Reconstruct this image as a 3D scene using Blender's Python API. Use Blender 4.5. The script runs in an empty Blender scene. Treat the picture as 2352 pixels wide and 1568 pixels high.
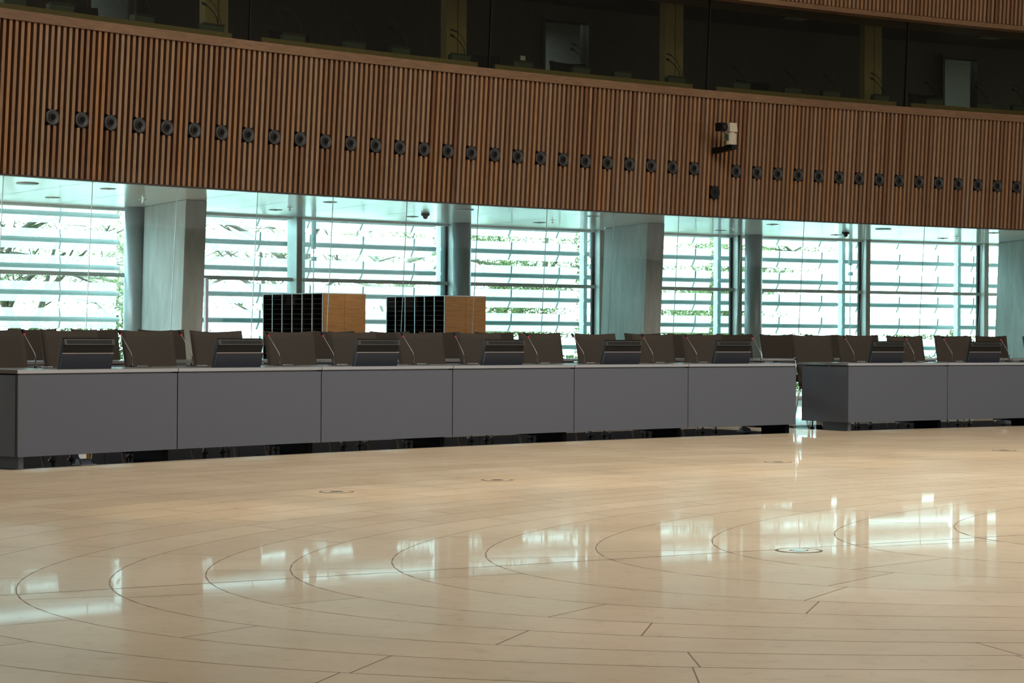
import bpy, math, random
from math import sin, cos, pi, atan2, hypot
from mathutils import Vector
random.seed(7)
SC = bpy.context.scene
COL = SC.collection

# ------------------------------------------------------------------ geometry of the hall
CX, CY, AW, KW = 27.944871, -8.971116, 0.8163254, 0.0222788      # centre of the curved hall, heading at t=0
HS = 2.588                                                        # soffit height
TILT = 0.0668                                                     # lean of the balcony front, glass and fins
CAMH = 1.01
S = 0.36211                                                       # speaker spacing (5 slats)
def ang(t): return AW - KW * t
def P(R, t, h=0.0):
    a = ang(t)
    return Vector((CX - R * sin(a), CY + R * cos(a), h))
def Rlean(h, off=0.0): return 44.8857 - (h - HS) * TILT + off

# ------------------------------------------------------------------ mesh builder
class MB:
    def __init__(s): s.v = []; s.f = []; s.m = []; s.c = []; s.mat = 0; s.tone = 0.5; s.smooth = []; s.sm = False
    def add(s, vs, fs):
        b = len(s.v); s.v += [tuple(v) for v in vs]
        for f in fs:
            s.f.append(tuple(b + i for i in f)); s.m.append(s.mat); s.c.append(s.tone); s.smooth.append(s.sm)
    def hexa(s, q):      # 8 corners: bottom 4 (ccw), top 4
        s.add(q, [(3, 2, 1, 0), (4, 5, 6, 7), (0, 1, 5, 4), (1, 2, 6, 5), (2, 3, 7, 6), (3, 0, 4, 7)])
    def box(s, x0, x1, y0, y1, z0, z1):
        s.hexa([(x0, y0, z0), (x1, y0, z0), (x1, y1, z0), (x0, y1, z0), (x0, y0, z1), (x1, y0, z1), (x1, y1, z1), (x0, y1, z1)])
    def pbox(s, R0, R1, t0, t1, z0, z1, lean0=0, lean1=0):   # polar box (one segment)
        s.hexa([P(R0 + lean0, t0, z0), P(R0 + lean0, t1, z0), P(R1 + lean0, t1, z0), P(R1 + lean0, t0, z0),
                P(R0 + lean1, t0, z1), P(R0 + lean1, t1, z1), P(R1 + lean1, t1, z1), P(R1 + lean1, t0, z1)])
    def arc(s, R0, R1, t0, t1, z0, z1, n, lean0=0, lean1=0):  # curved slab, shared rings
        vs = []; fs = []
        for i in range(n + 1):
            t = t0 + (t1 - t0) * i / n
            vs += [P(R0 + lean0, t, z0), P(R1 + lean0, t, z0), P(R1 + lean1, t, z1), P(R0 + lean1, t, z1)]
        for i in range(n):
            a = 4 * i; b = a + 4
            fs += [(a, b, b + 3, a + 3), (a + 1, a + 2, b + 2, b + 1), (a, a + 1, b + 1, b), (a + 3, b + 3, b + 2, a + 2)]
        fs += [(0, 3, 2, 1), (4 * n, 4 * n + 1, 4 * n + 2, 4 * n + 3)]
        s.add(vs, fs)
    def prism(s, prof, x0, x1, axis='x'):                      # profile in (y,z), extruded along x
        n = len(prof); vs = []
        for x in (x0, x1): vs += [(x, y, z) for y, z in prof]
        fs = [tuple(range(n))[::-1], tuple(range(n, 2 * n))]
        for i in range(n):
            j = (i + 1) % n; fs.append((i, j, n + j, n + i))
        s.add(vs, fs)
    def tube(s, pts, r, seg=8, caps=True):
        pts = [Vector(p) for p in pts]; rs = r if isinstance(r, (list, tuple)) else [r] * len(pts)
        vs = []; fs = []; up = Vector((0.123, 0.95, 0.21)).normalized()
        for i, p in enumerate(pts):
            d = (pts[min(i + 1, len(pts) - 1)] - pts[max(i - 1, 0)])
            d = d.normalized() if d.length > 1e-9 else Vector((0, 0, 1))
            u = d.cross(up)
            if u.length < 1e-3: u = d.cross(Vector((1, 0, 0)))
            u.normalize(); w = d.cross(u)
            for k in range(seg):
                th = 2 * pi * k / seg; vs.append(p + (u * cos(th) + w * sin(th)) * rs[i])
        for i in range(len(pts) - 1):
            for k in range(seg):
                a = i * seg + k; b = i * seg + (k + 1) % seg
                fs.append((a, b, b + seg, a + seg))
        o = s.sm; s.sm = True; b0 = len(s.v); s.add(vs, fs); s.sm = o
        if caps:
            m = len(pts) - 1
            s.f.append(tuple(b0 + k for k in range(seg))[::-1]); s.f.append(tuple(b0 + m * seg + k for k in range(seg)))
            for _ in (0, 1): s.m.append(s.mat); s.c.append(s.tone); s.smooth.append(False)
    def lathe(s, prof, seg=24, ax='z', o=(0, 0, 0)):            # profile (r, h); axis z or y (y: h runs towards -y)
        vs = []; fs = []; n = len(prof)
        for r, h in prof:
            for k in range(seg):
                th = 2 * pi * k / seg
                if ax == 'z': vs.append((o[0] + r * cos(th), o[1] + r * sin(th), o[2] + h))
                elif ax == 'y': vs.append((o[0] + r * cos(th), o[1] - h, o[2] + r * sin(th)))
                else: vs.append((o[0] + h, o[1] + r * cos(th), o[2] + r * sin(th)))
        for i in range(n - 1):
            for k in range(seg):
                a = i * seg + k; b = i * seg + (k + 1) % seg
                fs.append((a, b, b + seg, a + seg))
        fs.append(tuple(range(seg))[::-1]); fs.append(tuple((n - 1) * seg + k for k in range(seg)))
        s.add(vs, fs)
    def ball(s, c, r, seg=12, rings=8):
        prof = [(max(1e-4, r * sin(pi * i / rings)), -r * cos(pi * i / rings)) for i in range(rings + 1)]
        o = s.sm; s.sm = True; s.lathe(prof, seg, 'z', c); s.sm = o
    def mesh(s, name, mats, smooth=None):
        me = bpy.data.meshes.new(name); me.from_pydata(s.v, [], s.f)
        for m in (mats if isinstance(mats, (list, tuple)) else [mats]): me.materials.append(m)
        me.polygons.foreach_set('material_index', s.m)
        me.polygons.foreach_set('use_smooth', s.smooth if smooth is None else [smooth] * len(s.f))
        at = me.attributes.new('tone', 'FLOAT', 'FACE'); at.data.foreach_set('value', s.c)
        me.update()
        import bmesh
        bm = bmesh.new(); bm.from_mesh(me); bmesh.ops.recalc_face_normals(bm, faces=bm.faces); bm.to_mesh(me); bm.free()
        return me
def obj(name, mb, mats, parent=None, bevel=0, smooth=None, label=None):
    o = bpy.data.objects.new(name, mb.mesh(name, mats, smooth)); COL.objects.link(o)
    if parent: o.parent = parent
    if bevel:
        b = o.modifiers.new('bevel', 'BEVEL'); b.width = bevel; b.segments = 2; b.limit_method = 'ANGLE'; b.angle_limit = 0.7
    if label: o['label'] = label
    return o
def tag(o, label, cat, group=None, kind=None):
    o['label'] = label; o['category'] = cat
    if group: o['group'] = group
    if kind: o['kind'] = kind
    return o
def thing(name, label, cat, loc=(0, 0, 0), rz=0, group=None):
    o = bpy.data.objects.new(name, None); COL.objects.link(o); o.empty_display_size = 0.1
    o.location = loc; o.rotation_euler = (0, 0, rz)
    return tag(o, label, cat, group)
def struct(o, label, cat):
    o['kind'] = 'structure'; o['label'] = label; o['category'] = cat; return o
def copy_tree(o, parent=None):
    c = o.copy(); COL.objects.link(c)
    if parent: c.parent = parent
    for ch in list(o.children): copy_tree(ch, c)
    return c
def place(o, R, t, h=0.0):
    o.location = P(R, t, h); o.rotation_euler = (0, 0, ang(t)); return o
ORD = ['first', 'second', 'third', 'fourth', 'fifth', 'sixth', 'seventh', 'eighth', 'ninth', 'tenth', '11th', '12th', '13th', '14th', '15th', '16th', '17th', '18th', '19th', '20th']
def nth(i):
    if i < 20: return ORD[i]
    n = i + 1; return '%d%s' % (n, {1: 'st', 2: 'nd', 3: 'rd'}.get(n % 10, 'th'))

# ------------------------------------------------------------------ materials
class NT:
    def __init__(s, name):
        s.m = bpy.data.materials.new(name); s.m.use_nodes = True; s.t = s.m.node_tree
        for n in list(s.t.nodes): s.t.nodes.remove(n)
        s.out = s.n('ShaderNodeOutputMaterial')
    def n(s, typ, **kw):
        nd = s.t.nodes.new(typ)
        for k, v in kw.items():
            if hasattr(nd, k) and k not in ('Color',): setattr(nd, k, v)
        return nd
    def l(s, a, b): s.t.links.new(a, b)
    def coords(s, scale=(1, 1, 1), kind='Object'):
        tc = s.n('ShaderNodeTexCoord'); mp = s.n('ShaderNodeMapping'); mp.inputs['Scale'].default_value = scale
        s.l(tc.outputs[kind], mp.inputs['Vector']); return mp.outputs[0]
    def noise(s, vec, scale=5, detail=4, rough=0.5, dist=0.0):
        n = s.n('ShaderNodeTexNoise'); n.inputs['Scale'].default_value = scale; n.inputs['Detail'].default_value = detail
        n.inputs['Roughness'].default_value = rough; n.inputs['Distortion'].default_value = dist
        if vec is not None: s.l(vec, n.inputs['Vector'])
        return n.outputs['Fac']
    def ramp(s, fac, stops):
        r = s.n('ShaderNodeValToRGB'); e = r.color_ramp.elements
        while len(e) < len(stops): e.new(0.5)
        for el, (p, c) in zip(e, stops): el.position = p; el.color = (*c, 1)
        s.l(fac, r.inputs[0]); return r.outputs[0]
    def mix(s, a, b, fac, mode='MIX'):
        m = s.n('ShaderNodeMix'); m.data_type = 'RGBA'; m.blend_type = mode
        for sock, v in ((m.inputs[0], fac), (m.inputs[6], a), (m.inputs[7], b)):
            if hasattr(v, 'is_linked'): s.l(v, sock)
            elif isinstance(v, (int, float)): sock.default_value = v
            else: sock.default_value = (*v, 1)
        return m.outputs[2]
    def attr(s, name):
        a = s.n('ShaderNodeAttribute'); a.attribute_name = name; return a.outputs['Fac']
    def bsdf(s, color, rough=0.5, metal=0.0, spec=0.5, bump=None, bstr=0.1, emit=None, estr=0):
        b = s.n('ShaderNodeBsdfPrincipled')
        if hasattr(color, 'is_linked'): s.l(color, b.inputs['Base Color'])
        else: b.inputs['Base Color'].default_value = (*color, 1)
        if hasattr(rough, 'is_linked'): s.l(rough, b.inputs['Roughness'])
        else: b.inputs['Roughness'].default_value = rough
        b.inputs['Metallic'].default_value = metal; b.inputs['Specular IOR Level'].default_value = spec
        if emit: b.inputs['Emission Color'].default_value = (*emit, 1); b.inputs['Emission Strength'].default_value = estr
        if bump is not None:
            bp = s.n('ShaderNodeBump'); bp.inputs['Strength'].default_value = bstr; bp.inputs['Distance'].default_value = 0.01
            s.l(bump, bp.inputs['Height']); s.l(bp.outputs[0], b.inputs['Normal'])
        return b.outputs[0]
    def glossmix(s, base, fac, rough, color=(1, 1, 1)):
        g = s.n('ShaderNodeBsdfGlossy'); g.inputs['Roughness'].default_value = rough; g.inputs['Color'].default_value = (*color, 1)
        m = s.n('ShaderNodeMixShader')
        if hasattr(fac, 'is_linked'): s.l(fac, m.inputs[0])
        else: m.inputs[0].default_value = fac
        s.l(base, m.inputs[1]); s.l(g.outputs[0], m.inputs[2]); return m.outputs[0]
    def done(s, sh): s.l(sh, s.out.inputs[0]); return s.m

def simple(name, color, rough=0.5, metal=0.0, spec=0.5, var=0.06, scale=30):
    m = NT(name); f = m.noise(m.coords(), scale, 3)
    c = m.ramp(f, [(0.3, tuple(x * (1 - var) for x in color)), (0.7, tuple(min(1, x * (1 + var)) for x in color))])
    return m.done(m.bsdf(c, rough, metal, spec))
def wood(name, tones, grain=(14, 14, 0.8), rough=0.5, spec=0.3, contrast=0.25, use_tone=True, kind='Object'):
    m = NT(name); vec = m.coords(grain, kind)
    if use_tone:
        base = m.ramp(m.attr('tone'), [(i / (len(tones) - 1), c) for i, c in enumerate(tones)])
    else:
        base = m.ramp(m.noise(m.coords((0.6, 0.6, 0.3), kind), 1.5, 2), [(0.3 + 0.4 * i / (len(tones) - 1), c) for i, c in enumerate(tones)])
    g = m.noise(vec, 3.0, 6, 0.65, 0.6)
    gr = m.ramp(g, [(0.3, (1 - contrast,) * 3), (0.65, (1 + contrast * 0.4,) * 3)])
    c = m.mix(base, gr, 1.0, 'MULTIPLY')
    return m.done(m.bsdf(c, rough, 0, spec))
def glass(name, tint, f0=0.04, f90=0.7):
    m = NT(name); tr = m.n('ShaderNodeBsdfTransparent'); tr.inputs[0].default_value = (*tint, 1)
    g = m.n('ShaderNodeBsdfGlossy'); g.inputs['Roughness'].default_value = 0.0
    lw = m.n('ShaderNodeLayerWeight'); lw.inputs[0].default_value = 0.5
    pw = m.n('ShaderNodeMath'); pw.operation = 'POWER'; pw.inputs[1].default_value = 5.0; m.l(lw.outputs['Facing'], pw.inputs[0])
    ma = m.n('ShaderNodeMath'); ma.operation = 'MULTIPLY_ADD'; ma.inputs[1].default_value = f90 - f0; ma.inputs[2].default_value = f0; m.l(pw.outputs[0], ma.inputs[0])
    mx = m.n('ShaderNodeMixShader'); m.l(ma.outputs[0], mx.inputs[0]); m.l(tr.outputs[0], mx.inputs[1]); m.l(g.outputs[0], mx.inputs[2])
    return m.done(mx.outputs[0])

M = {}
M['slat'] = wood('slat_wood', [(0.205, 0.097, 0.048), (0.275, 0.150, 0.080), (0.315, 0.185, 0.103), (0.35, 0.222, 0.135), (0.36, 0.185, 0.082)], (30, 30, 1.2), 0.55, 0.25, 0.3)
M['slatback'] = simple('slat_backing', (0.010, 0.006, 0.004), 0.8, spec=0.1)
M['cap'] = wood('cap_wood', [(0.185, 0.10, 0.05), (0.24, 0.138, 0.072)], (2.0, 2.0, 14), 0.45, 0.3, 0.28, False)
M['booth'] = wood('booth_wood', [(0.045, 0.034, 0.026), (0.07, 0.05, 0.038)], (12, 12, 1), 0.5, 0.3, 0.3, False)
M['yellowwood'] = wood('pale_oak', [(0.40, 0.27, 0.125), (0.48, 0.33, 0.16)], (14, 14, 2), 0.5, 0.3, 0.15, False)
M['oak'] = wood('oak_veneer', [(0.29, 0.125, 0.032), (0.37, 0.175, 0.05)], (1.2, 1.2, 13), 0.45, 0.35, 0.32, False)
M['alu'] = simple('aluminium', (0.46, 0.48, 0.49), 0.4, 0.3)
M['pigeon'] = simple('pigeonhole_liner', (0.03, 0.02, 0.016), 0.6, spec=0.2)
M['laminate'] = simple('grey_laminate', (0.084, 0.093, 0.115), 0.5, spec=0.35, var=0.05, scale=260)
m = NT('desk_top'); f = m.noise(m.coords(), 200, 2); c = m.ramp(f, [(0.3, (0.12, 0.118, 0.118)), (0.7, (0.14, 0.138, 0.138))])
M['desktop'] = m.done(m.glossmix(m.bsdf(c, 0.5, 0, 0.1), 0.15, 0.16))
M['black'] = simple('black_plastic', (0.008, 0.008, 0.0075), 0.5, spec=0.2)
M['legblack'] = simple('leg_black', (0.004, 0.004, 0.004), 0.7, spec=0.05)
M['blackmetal'] = simple('black_metal', (0.02, 0.019, 0.018), 0.4, spec=0.5)
M['grille'] = simple('grille_plastic', (0.024, 0.025, 0.024), 0.45)
M['slot'] = simple('slot_dark', (0.006, 0.006, 0.006), 0.7, spec=0.1)
M['navy'] = simple('navy_panel', (0.014, 0.019, 0.030), 0.42, spec=0.4, scale=200)
M['edge'] = simple('pale_edge', (0.36, 0.31, 0.28), 0.4)
M['chrome'] = simple('chrome', (0.72, 0.7, 0.68), 0.18, 1.0)
M['lightmetal'] = simple('bright_metal', (0.6, 0.6, 0.6), 0.3, 0.6)
m = NT('chair_fabric'); v = m.coords((1, 1, 1)); f = m.noise(v, 700, 2); c = m.ramp(f, [(0.3, (0.044, 0.037, 0.029)), (0.7, (0.058, 0.049, 0.039))])
M['fabric'] = m.done(m.bsdf(c, 0.85, 0, 0.15, bump=f, bstr=0.05))
M['darkfabric'] = simple('dark_fabric', (0.02, 0.019, 0.018), 0.85, spec=0.1)
m = NT('red_ring'); M['red'] = m.done(m.bsdf((0.7, 0.03, 0.05), 0.4, emit=(1, 0.03, 0.06), estr=0.2))
# limestone
m = NT('limestone'); v = m.coords((1, 1, 1))
base = m.ramp(m.attr('tone'), [(0.0, (0.54, 0.43, 0.285)), (0.5, (0.575, 0.465, 0.315)), (1.0, (0.60, 0.495, 0.345))])
cl = m.ramp(m.noise(v, 1.1, 5, 0.6, 0.4), [(0.35, (0.9, 0.885, 0.86)), (0.65, (1.06, 1.06, 1.07))])
sp = m.ramp(m.noise(v, 11, 8, 0.75, 0.5), [(0.34, (0.62, 0.56, 0.47)), (0.46, (1, 1, 1)), (0.9, (1.04, 1.04, 1.04))])
c = m.mix(m.mix(base, cl, 1.0, 'MULTIPLY'), sp, 0.4, 'MULTIPLY')
lw = m.n('ShaderNodeLayerWeight'); lw.inputs[0].default_value = 0.5
pw = m.n('ShaderNodeMath'); pw.operation = 'POWER'; pw.inputs[1].default_value = 20.0; m.l(lw.outputs['Facing'], pw.inputs[0])
ma = m.n('ShaderNodeMath'); ma.operation = 'MULTIPLY_ADD'; ma.inputs[1].default_value = 0.45; ma.inputs[2].default_value = 0.008; m.l(pw.outputs[0], ma.inputs[0])
M['stone'] = m.done(m.glossmix(m.glossmix(m.bsdf(c, 0.7, 0, 0.0), 0.22, 0.3), ma.outputs[0], 0.03))
m = NT('grout'); M['grout'] = m.done(m.glossmix(m.bsdf((0.27, 0.205, 0.145), 0.8, 0, 0.0), 0.1, 0.25))
m = NT('dark_strip'); f = m.noise(m.coords(), 12, 4); c = m.ramp(f, [(0.3, (0.022, 0.018, 0.015)), (0.7, (0.032, 0.026, 0.02))])
M['desk_strip'] = m.done(m.glossmix(m.bsdf(c, 0.5, 0, 0.0), 0.2, 0.03))
M['ringgrey'] = simple('ring_grey', (0.17, 0.145, 0.12), 0.6, spec=0.1)
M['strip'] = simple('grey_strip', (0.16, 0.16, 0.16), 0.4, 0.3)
# concrete
m = NT('concrete'); v = m.coords((1, 1, 0.35)); f = m.noise(v, 3.5, 8, 0.65, 0.5); f2 = m.noise(m.coords(), 55, 3)
c = m.mix(m.ramp(f, [(0.3, (0.235, 0.235, 0.225)), (0.55, (0.315, 0.315, 0.30)), (0.8, (0.375, 0.375, 0.36))]), m.ramp(f2, [(0.25, (0.82, 0.82, 0.82)), (0.4, (1, 1, 1))]), 0.7, 'MULTIPLY')
M['concrete'] = m.done(m.bsdf(c, 0.8, 0, 0.2, bump=f, bstr=0.15))
M['steel'] = simple('painted_steel', (0.25, 0.28, 0.29), 0.35, 0.2)
M['louvresteel'] = simple('louvre_steel', (0.74, 0.8, 0.8), 0.45, 0.0, 0.3)
M['capgrey'] = simple('cap_grey', (0.30, 0.28, 0.24), 0.5)
M['transom'] = simple('transom_grey', (0.5, 0.53, 0.5), 0.5)
M['gasket'] = simple('gasket', (0.03, 0.03, 0.028), 0.6)
M['mullion'] = simple('mullion_metal', (0.8, 0.84, 0.84), 0.4, 0.1)
m = NT('soffit'); f = m.noise(m.coords((1, 1, 1)), 2, 2); c = m.ramp(f, [(0.3, (0.8, 0.82, 0.8)), (0.7, (0.84, 0.86, 0.84))])
M['soffit'] = m.done(m.glossmix(m.bsdf(c, 0.6, 0, 0.1), 0.55, 0.13))
M['joint'] = simple('joint_dark', (0.12, 0.13, 0.13), 0.7)
M['glass'] = glass('clear_glass', (0.955, 0.985, 0.975), 0.012, 0.22)
M['facadeglass'] = glass('facade_glass', (0.58, 0.93, 0.97), 0.04, 0.6)
M['glassedge'] = simple('glass_edge', (0.22, 0.30, 0.30), 0.2)
M['boothglass'] = glass('booth_glass', (0.40, 0.44, 0.33), 0.022, 0.8)
m = NT('fritted_blade')
tl = m.n('ShaderNodeBsdfTranslucent'); tl.inputs[0].default_value = (0.86, 0.92, 0.92, 1)
df = m.n('ShaderNodeBsdfDiffuse'); df.inputs[0].default_value = (0.85, 0.9, 0.9, 1)
tp = m.n('ShaderNodeBsdfTransparent'); tp.inputs[0].default_value = (1, 1, 1, 1)
mx = m.n('ShaderNodeMixShader'); mx.inputs[0].default_value = 0.3; m.l(tl.outputs[0], mx.inputs[1]); m.l(df.outputs[0], mx.inputs[2])
mx2 = m.n('ShaderNodeMixShader'); mx2.inputs[0].default_value = 0.35; m.l(mx.outputs[0], mx2.inputs[1]); m.l(tp.outputs[0], mx2.inputs[2])
M['frit'] = m.done(mx2.outputs[0])
M['cream'] = simple('cream_plastic', (0.56, 0.5, 0.38), 0.45)
M['white'] = simple('white_paint', (0.75, 0.75, 0.74), 0.5)
M['paper'] = simple('paper', (0.85, 0.87, 0.86), 0.6)
M['lens'] = simple('lens', (0.004, 0.004, 0.006), 0.08, spec=0.8)
M['greencable'] = simple('green_cable', (0.12, 0.33, 0.06), 0.5)
M['yellow'] = simple('yellow_cable', (0.75, 0.5, 0.04), 0.45)
M['bluegrey'] = simple('blue_grey_plastic', (0.12, 0.15, 0.2), 0.5)
M['consolegrey'] = simple('console_grey', (0.10, 0.115, 0.10), 0.5)
M['boothtop'] = simple('booth_desktop', (0.05, 0.05, 0.045), 0.5)
M['whitecable'] = simple('white_cable', (0.8, 0.82, 0.8), 0.4)
M['wallwood'] = wood('wall_panels', [(0.11, 0.07, 0.045), (0.15, 0.095, 0.06)], (6, 6, 0.5), 0.6, 0.2, 0.2, False)
M['plaster'] = simple('pale_plaster', (0.58, 0.58, 0.56), 0.8)
M['ceil'] = simple('hall_ceiling', (0.55, 0.5, 0.45), 0.8)
M['grass'] = simple('grass', (0.34, 0.38, 0.3), 0.9, spec=0.1, var=0.3, scale=4)
M['bark'] = simple('bark', (0.17, 0.155, 0.125), 0.9, spec=0.1, var=0.25, scale=12)
m = NT('leaf'); c = m.ramp(m.attr('tone'), [(0, (0.09, 0.125, 0.05)), (0.5, (0.17, 0.22, 0.085)), (1, (0.30, 0.33, 0.15))])
tl = m.n('ShaderNodeBsdfTranslucent'); m.l(c, tl.inputs[0]); df = m.n('ShaderNodeBsdfDiffuse'); m.l(c, df.inputs[0])
mx = m.n('ShaderNodeMixShader'); mx.inputs[0].default_value = 0.5; m.l(tl.outputs[0], mx.inputs[1]); m.l(df.outputs[0], mx.inputs[2])
M['leaf'] = m.done(mx.outputs[0])
M['steelpost'] = simple('post_grey', (0.33, 0.31, 0.33), 0.4, 0.4)

# ------------------------------------------------------------------ floor: oval courses of limestone
EC = (5.80, 12.67); ET = 0.6056
EA = [9.01, 8.63, 8.21, 7.83, 7.34, 6.85, 6.26, 5.59, 4.83, 4.01, 3.15, 2.30, 1.50]     # half axes of the courses, innermost last
EB = [4.30, 4.05, 3.85, 3.60, 3.36, 3.18, 2.86, 2.54, 2.20, 1.90, 1.50, 1.10, 0.70]
def axes(r): return (EA[-r], EB[-r]) if r <= 0 else (EA[0] + 0.385 * r, EB[0] + 0.355 * r)
def ell(r, ph):
    a, b = axes(r)
    u, w = a * cos(ph), b * sin(ph)
    return Vector((EC[0] + u * cos(ET) - w * sin(ET), EC[1] + u * sin(ET) + w * cos(ET), 0))
def ell_inv(r, p):
    a, b = axes(r)
    dx, dy = p[0] - EC[0], p[1] - EC[1]
    return atan2((-dx * sin(ET) + dy * cos(ET)) / b, (dx * cos(ET) + dy * sin(ET)) / a)
fl = MB(); GJ = 0.0027
rnd = random.Random(3)
fl.mat = 1; fl.add([(-22, -15, -0.0006), (26, -15, -0.0006), (26, 48, -0.0006), (-22, 48, -0.0006)], [(0, 1, 2, 3)]); fl.mat = 0
for ri in range(-12, 36):                                 # courses from the innermost outwards
    ro = ri + 1
    N = 720; acc = [0.0]; prev = ell(ri, 0)
    for j in range(1, N + 1):
        q = ell(ri, 2 * pi * j / N); acc.append(acc[-1] + (q - prev).length); prev = q
    L = acc[-1]
    def ph_of(sv):
        sv %= L; lo, hi = 0, N
        while hi - lo > 1:
            md = (lo + hi) // 2
            if acc[md] <= sv: lo = md
            else: hi = md
        return 2 * pi * (lo + (sv - acc[lo]) / max(1e-9, acc[hi] - acc[lo])) / N
    cuts = [rnd.uniform(0, 0.7)]
    while cuts[-1] < L: cuts.append(cuts[-1] + rnd.uniform(0.95, 1.6))
    cuts = cuts[:-1]; cuts.append(cuts[0] + L)
    for c0, c1 in zip(cuts, cuts[1:]):
        mid = ell(ri, ph_of((c0 + c1) / 2))
        if mid.x < -20 or mid.x > 25 or mid.y < -3 or mid.y > 46: continue
        n = max(2, int((c1 - c0) / 0.16)); vs = []; fs = []
        for j in range(n + 1):
            sv = c0 + GJ + (c1 - c0 - 2 * GJ) * j / n; ph = ph_of(sv); pin = ell(ri, ph)
            d = ell(ri, ph + 0.001) - ell(ri, ph - 0.001); nrm = Vector((d.y, -d.x, 0)).normalized()
            if nrm.dot(pin - Vector((EC[0], EC[1], 0))) < 0: nrm = -nrm
            pout = ell(ro, ell_inv(ro, pin + nrm * 0.39)); wv = (pout - pin).normalized()
            vs += [pin + wv * GJ, pout - wv * GJ]
        for j in range(n): fs.append((2 * j, 2 * j + 1, 2 * j + 3, 2 * j + 2))
        fl.tone = min(1, max(0, rnd.gauss(0.5, 0.27))); fl.add(vs, fs)
fl.tone = 0.5
el8 = [ell(-11, 2 * pi * k / 48) + Vector((0, 0, -0.0003)) for k in range(48)]
fl.add(el8, [tuple(range(48))])
for q in range(6):                                        # innermost sliver of the oval
    u0, u1 = -0.985 + q * 0.329, -0.985 + (q + 1) * 0.329 - 0.002
    up = [ell(-12, math.acos(u0 + (u1 - u0) * k / 6)) for k in range(7)]; dn = [ell(-12, -math.acos(u0 + (u1 - u0) * k / 6)) for k in range(7)]
    fl.tone = rnd.uniform(0.3, 0.7); fl.add(up + dn, [(k, k + 1, 8 + k, 7 + k) for k in range(6)])
floor = struct(obj('floor', fl, [M['stone'], M['grout']]), 'polished beige limestone floor laid in oval courses', 'floor')
js = MB(); a0_ = Vector((-3.2, 7.35, 0)); a1_ = Vector((5.9, 12.86, 0)); dd = (a1_ - a0_).normalized(); nn = Vector((-dd.y, dd.x, 0)) * 0.0035
js.add([a0_ - nn + Vector((0, 0, .0007)), a1_ - nn + Vector((0, 0, .0007)), a1_ + nn + Vector((0, 0, .0007)), a0_ + nn + Vector((0, 0, .0007))], [(0, 1, 2, 3)])
obj('joint_line', js, M['grout'], floor)

# ------------------------------------------------------------------ front desks
HB, HP = 0.0923, 0.6
D1 = (Vector((-3.603, 15.454, 0)), 0.90378, 6); D2 = (Vector((3.606, 22.715, 0)), 0.6422, 3)
DA, WP = 0.04315, 1.5721
DEP = 0.76
def chain(d):
    p, a, n = d; out = []
    p = p.copy()
    for i in range(n):
        out.append((p.copy(), a - DA * i)); p += Vector((cos(a - DA * i), sin(a - DA * i), 0)) * WP
    return out
def make_desk(loc, rz, label, group, first=False, width=WP):
    r = thing('conference_desk', label, 'desk', loc, rz, group)
    g = 0.004
    b = MB(); b.box(g, width - g, 0, 0.022, HB, HB + HP); obj('front_panel', b, M['laminate'], r, 0.002)
    b = MB(); b.box(g if not first else -0.008, width - 0.001, -0.008, DEP, 0.702, 0.73); obj('desktop', b, M['desktop'], r, 0.002)
    b = MB(); b.box(0.03, width - 0.03, 0.024, 0.06, 0.66, 0.702); b.box(0.03, width - 0.03, DEP - 0.08, DEP - 0.04, 0.64, 0.702)
    b.box(0.03, width - 0.03, 0.30, 0.34, 0.62, 0.702); obj('under_frame', b, M['blackmetal'], r)
    b = MB(); b.box(width - 0.085, width - 0.03, 0.07, 0.42, 0.0, 0.62); obj('leg', b, M['legblack'], r, 0.002)
    if first:
        b = MB(); b.box(0.0, 0.022, 0.024, 0.70, HB, HB + HP); obj('end_panel', b, M['laminate'], r, 0.002)
        b = MB(); b.box(0.05, 0.10, 0.05, 0.42, 0.0, 0.62); obj('leg', b, M['laminate'], r, 0.002)
    b = MB(); b.tube([(width - 0.06, 0.42, 0.055), (width - 0.06, 0.72, 0.055)], 0.014, 8); obj('foot_rail', b, M['blackmetal'], r)
    for fx, fy in ((0.93, 0.735), (1.11, 0.72), (0.13 if not first else 0.2, 0.735)):
        b = MB(); b.lathe([(0.03, 0.0), (0.03, 0.006), (0.012, 0.018), (0.009, 0.022), (0.009, 0.62)], 14, 'z', (fx, fy, 0.0)); obj('adjustable_foot', b, M['blackmetal'], r)
    return r
names1 = ['at the left edge with visible side panel', 'second from the left end', 'third from the left end', 'fourth from the left end, in front of second cabinet', 'fifth from the left end', 'sixth and last, beside the gap between desks']
D1M = chain(D1); D2M = chain(D2)
for i, (p, a) in enumerate(D1M):
    make_desk(p, a, 'long grey front-row desk unit ' + names1[i], 'front row desk units', i == 0)
for i, (p, a) in enumerate(D2M[:2]):
    make_desk(p, a, ['grey front-row desk unit right of the gap, showing its bluish end panel', 'grey front-row desk unit cut off by the right edge'][i], 'front row desk units', i == 0)
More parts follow.
